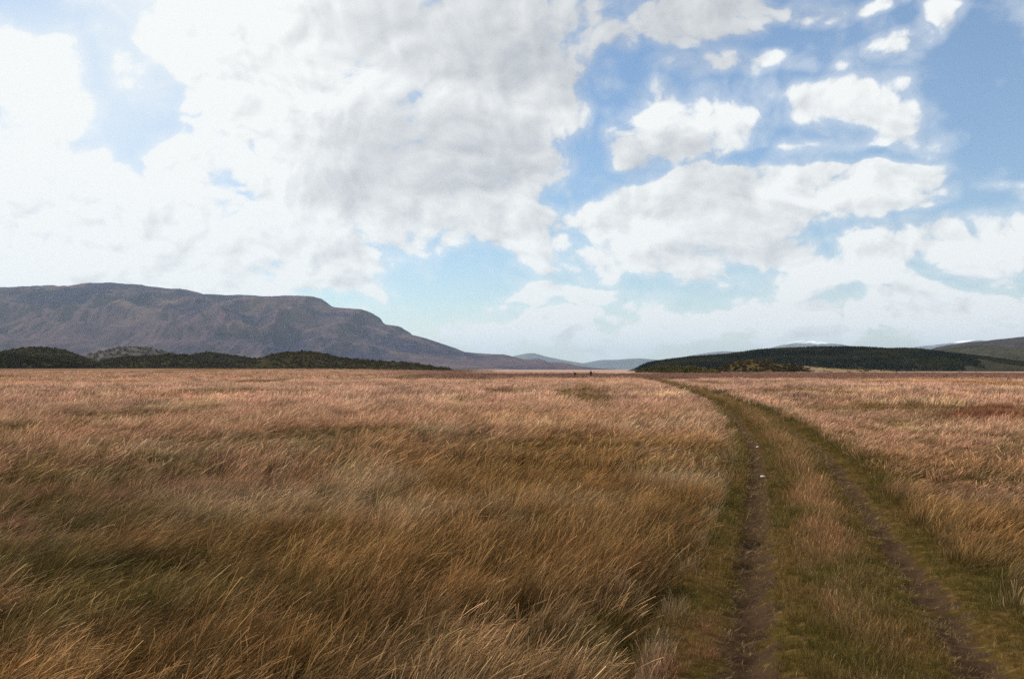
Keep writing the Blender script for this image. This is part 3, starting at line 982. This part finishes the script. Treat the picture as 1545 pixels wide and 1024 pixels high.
def person(loc, rz, jacket, trousers, pack_col, label, stoop=0.0, stride=.28):
    """a walker facing +Y in its own space: body with clothes, hair and rucksack as its parts"""
    root = bpy.data.objects.new('person', None)
    COL.objects.link(root)
    root.location, root.rotation_euler = loc, (0, 0, rz)
    tag(root, label, 'person', 'walkers far out in the field')
    def lean(x, y, z):                                             # bend forward above the hips
        if z > .95 and stoop:
            a, h = stoop * min(1, (z - .95) / .25), z - .95
            return (x, y + math.sin(a) * h, .95 + math.cos(a) * h)
        return (x, y, z)
    J = {}
    def j(k, x, y, z, r):
        J[k] = (lean(x, y, z), r)
    j('pelvis', 0, 0, .98, (.155, .11)); j('waist', 0, 0, 1.12, (.14, .10)); j('chest', 0, 0, 1.32, (.17, .115)); j('collar', 0, -.01, 1.44, (.12, .09))
    j('neck', 0, .01, 1.51, .055); j('jaw', 0, .035, 1.57, (.06, .075)); j('face', 0, .03, 1.66, (.078, .098)); j('crown', 0, .01, 1.74, (.06, .075)); j('nose', 0, .145, 1.63, .014)
    bones = [('pelvis', 'waist'), ('waist', 'chest'), ('chest', 'collar'), ('collar', 'neck'), ('neck', 'jaw'), ('jaw', 'face'), ('face', 'crown'), ('face', 'nose')]
    for s, sd_ in ((-1, 'l'), (1, 'r')):
        f = stride * s
        j('hip' + sd_, .095 * s, 0, .92, .088); j('knee' + sd_, .10 * s, f * .55 + .03, .50, .06); j('calf' + sd_, .10 * s, f * .8 - .02, .32, .055)
        j('ankle' + sd_, .10 * s, f - .02, .085, .042); j('toe' + sd_, .11 * s, f + .15, .04, .036)
        j('shoulder' + sd_, .19 * s, 0, 1.41, .062); j('elbow' + sd_, .25 * s, -f * .35 - .03, 1.13, .043); j('wrist' + sd_, .25 * s, -f * .7 + .10, .91, .03)
        j('palm' + sd_, .25 * s, -f * .8 + .13, .85, (.026, .036))
        bones += [('pelvis', 'hip' + sd_), ('hip' + sd_, 'knee' + sd_), ('knee' + sd_, 'calf' + sd_), ('calf' + sd_, 'ankle' + sd_), ('ankle' + sd_, 'toe' + sd_),
                  ('collar', 'shoulder' + sd_), ('shoulder' + sd_, 'elbow' + sd_), ('elbow' + sd_, 'wrist' + sd_), ('wrist' + sd_, 'palm' + sd_)]
        for q, (dy, ln) in enumerate(((.03, .07), (.01, .085), (-.01, .08), (-.03, .065))):
            j('f%d%s' % (q, sd_), .25 * s - .005 * s, -f * .8 + .14 + dy, .80, .010); j('g%d%s' % (q, sd_), .235 * s, -f * .8 + .15 + dy, .80 - ln, .008)
            bones += [('palm' + sd_, 'f%d%s' % (q, sd_)), ('f%d%s' % (q, sd_), 'g%d%s' % (q, sd_))]
        j('t' + sd_, .235 * s, -f * .8 + .19, .82, .010)
        bones += [('palm' + sd_, 't' + sd_)]
    skin_mesh('body', J, bones, M_SKIN, 'pelvis', root)
    def sel(ks, grow):
        out = {}
        for k in ks:
            r = J[k][1]
            out[k] = (J[k][0], tuple(v + grow for v in r) if isinstance(r, tuple) else r + grow)
        return out
    up = ['waist', 'chest', 'collar', 'pelvis'] + [a + s for s in 'lr' for a in ('shoulder', 'elbow', 'wrist')]
    skin_mesh('jacket', sel(up, .022), [b_ for b_ in bones if b_[0] in up and b_[1] in up], jacket, 'chest', root)
    lo = ['pelvis'] + [a + s for s in 'lr' for a in ('hip', 'knee', 'calf', 'ankle')]
    skin_mesh('trousers', sel(lo, .02), [b_ for b_ in bones if b_[0] in lo and b_[1] in lo], trousers, 'pelvis', root)
    for s in 'lr':
        skin_mesh('boot', sel(['ankle' + s, 'toe' + s], .016), [('ankle' + s, 'toe' + s)], M_BOOT, 'ankle' + s, root)
    hj = {'a': (lean(0, -.03, 1.63), (.075, .075)), 'b': (lean(0, -.02, 1.72), (.08, .085)), 'c': (lean(0, .03, 1.765), (.06, .07))}
    skin_mesh('hair', hj, [('a', 'b'), ('b', 'c')], M_HAIR, 'b', root)
    pj = {'a': (lean(0, -.21, 1.06), (.15, .10)), 'b': (lean(0, -.24, 1.25), (.16, .12)), 'c': (lean(0, -.21, 1.46), (.13, .09))}
    skin_mesh('rucksack', pj, [('a', 'b'), ('b', 'c')], pack_col, 'b', root)
    return root


M_SKIN, M_BOOT, M_HAIR = cloth('skin', (.5, .32, .24), .6), cloth('boot_leather', (.03, .02, .015)), cloth('dark_hair', (.03, .022, .018))
M_GREY, M_PALE, M_BLACK, M_PACK = cloth('grey_jacket', (.05, .045, .055)), cloth('pale_jacket', (.30, .31, .31)), cloth('black_trousers', (.012, .010, .010)), cloth('dark_rucksack', (.03, .028, .035))
for px, rz, jk, st, sr, lab in ((891.5, .1, M_GREY, .08, .25, 'upright walker in a grey jacket and black trousers, the taller of the two'),
                                (867.5, .9, M_PALE, .75, .34, 'stooping walker in a pale jacket and black trousers')):
    Y = 220.0
    X = (px - PW / 2) / FPX * Y
    person((X, Y, float(ground_z(X, Y)) + .005), rz, jk, M_BLACK, M_PACK, lab, st, sr)

# ------------------------------------------------------------------ air
m_haze = bpy.data.materials.new('haze_air')
m_haze.use_nodes = True
t = NT(m_haze.node_tree)
t.n.clear()
pv = t.node('ShaderNodeVolumePrincipled')
t.put(pv.inputs['Color'], (.64, .82, 1.0))
pv.inputs['Density'].default_value = 3.0e-5
pv.inputs['Anisotropy'].default_value = .2
o_ = t.node('ShaderNodeOutputMaterial')
t.l.new(pv.outputs[0], o_.inputs['Volume'])
x0, x1, y0, y1, z0, z1 = -34000, 34000, -8000, 45000, -6, 900
V = [(x, y, z) for x in (x0, x1) for y in (y0, y1) for z in (z0, z1)]
hz = mesh_np('haze', V, [(0, 1, 3, 2), (4, 6, 7, 5), (0, 4, 5, 1), (2, 3, 7, 6), (0, 2, 6, 4), (1, 5, 7, 3)], m_haze)
tag(hz, 'thin blue haze over the whole moor', 'haze', kind='stuff')
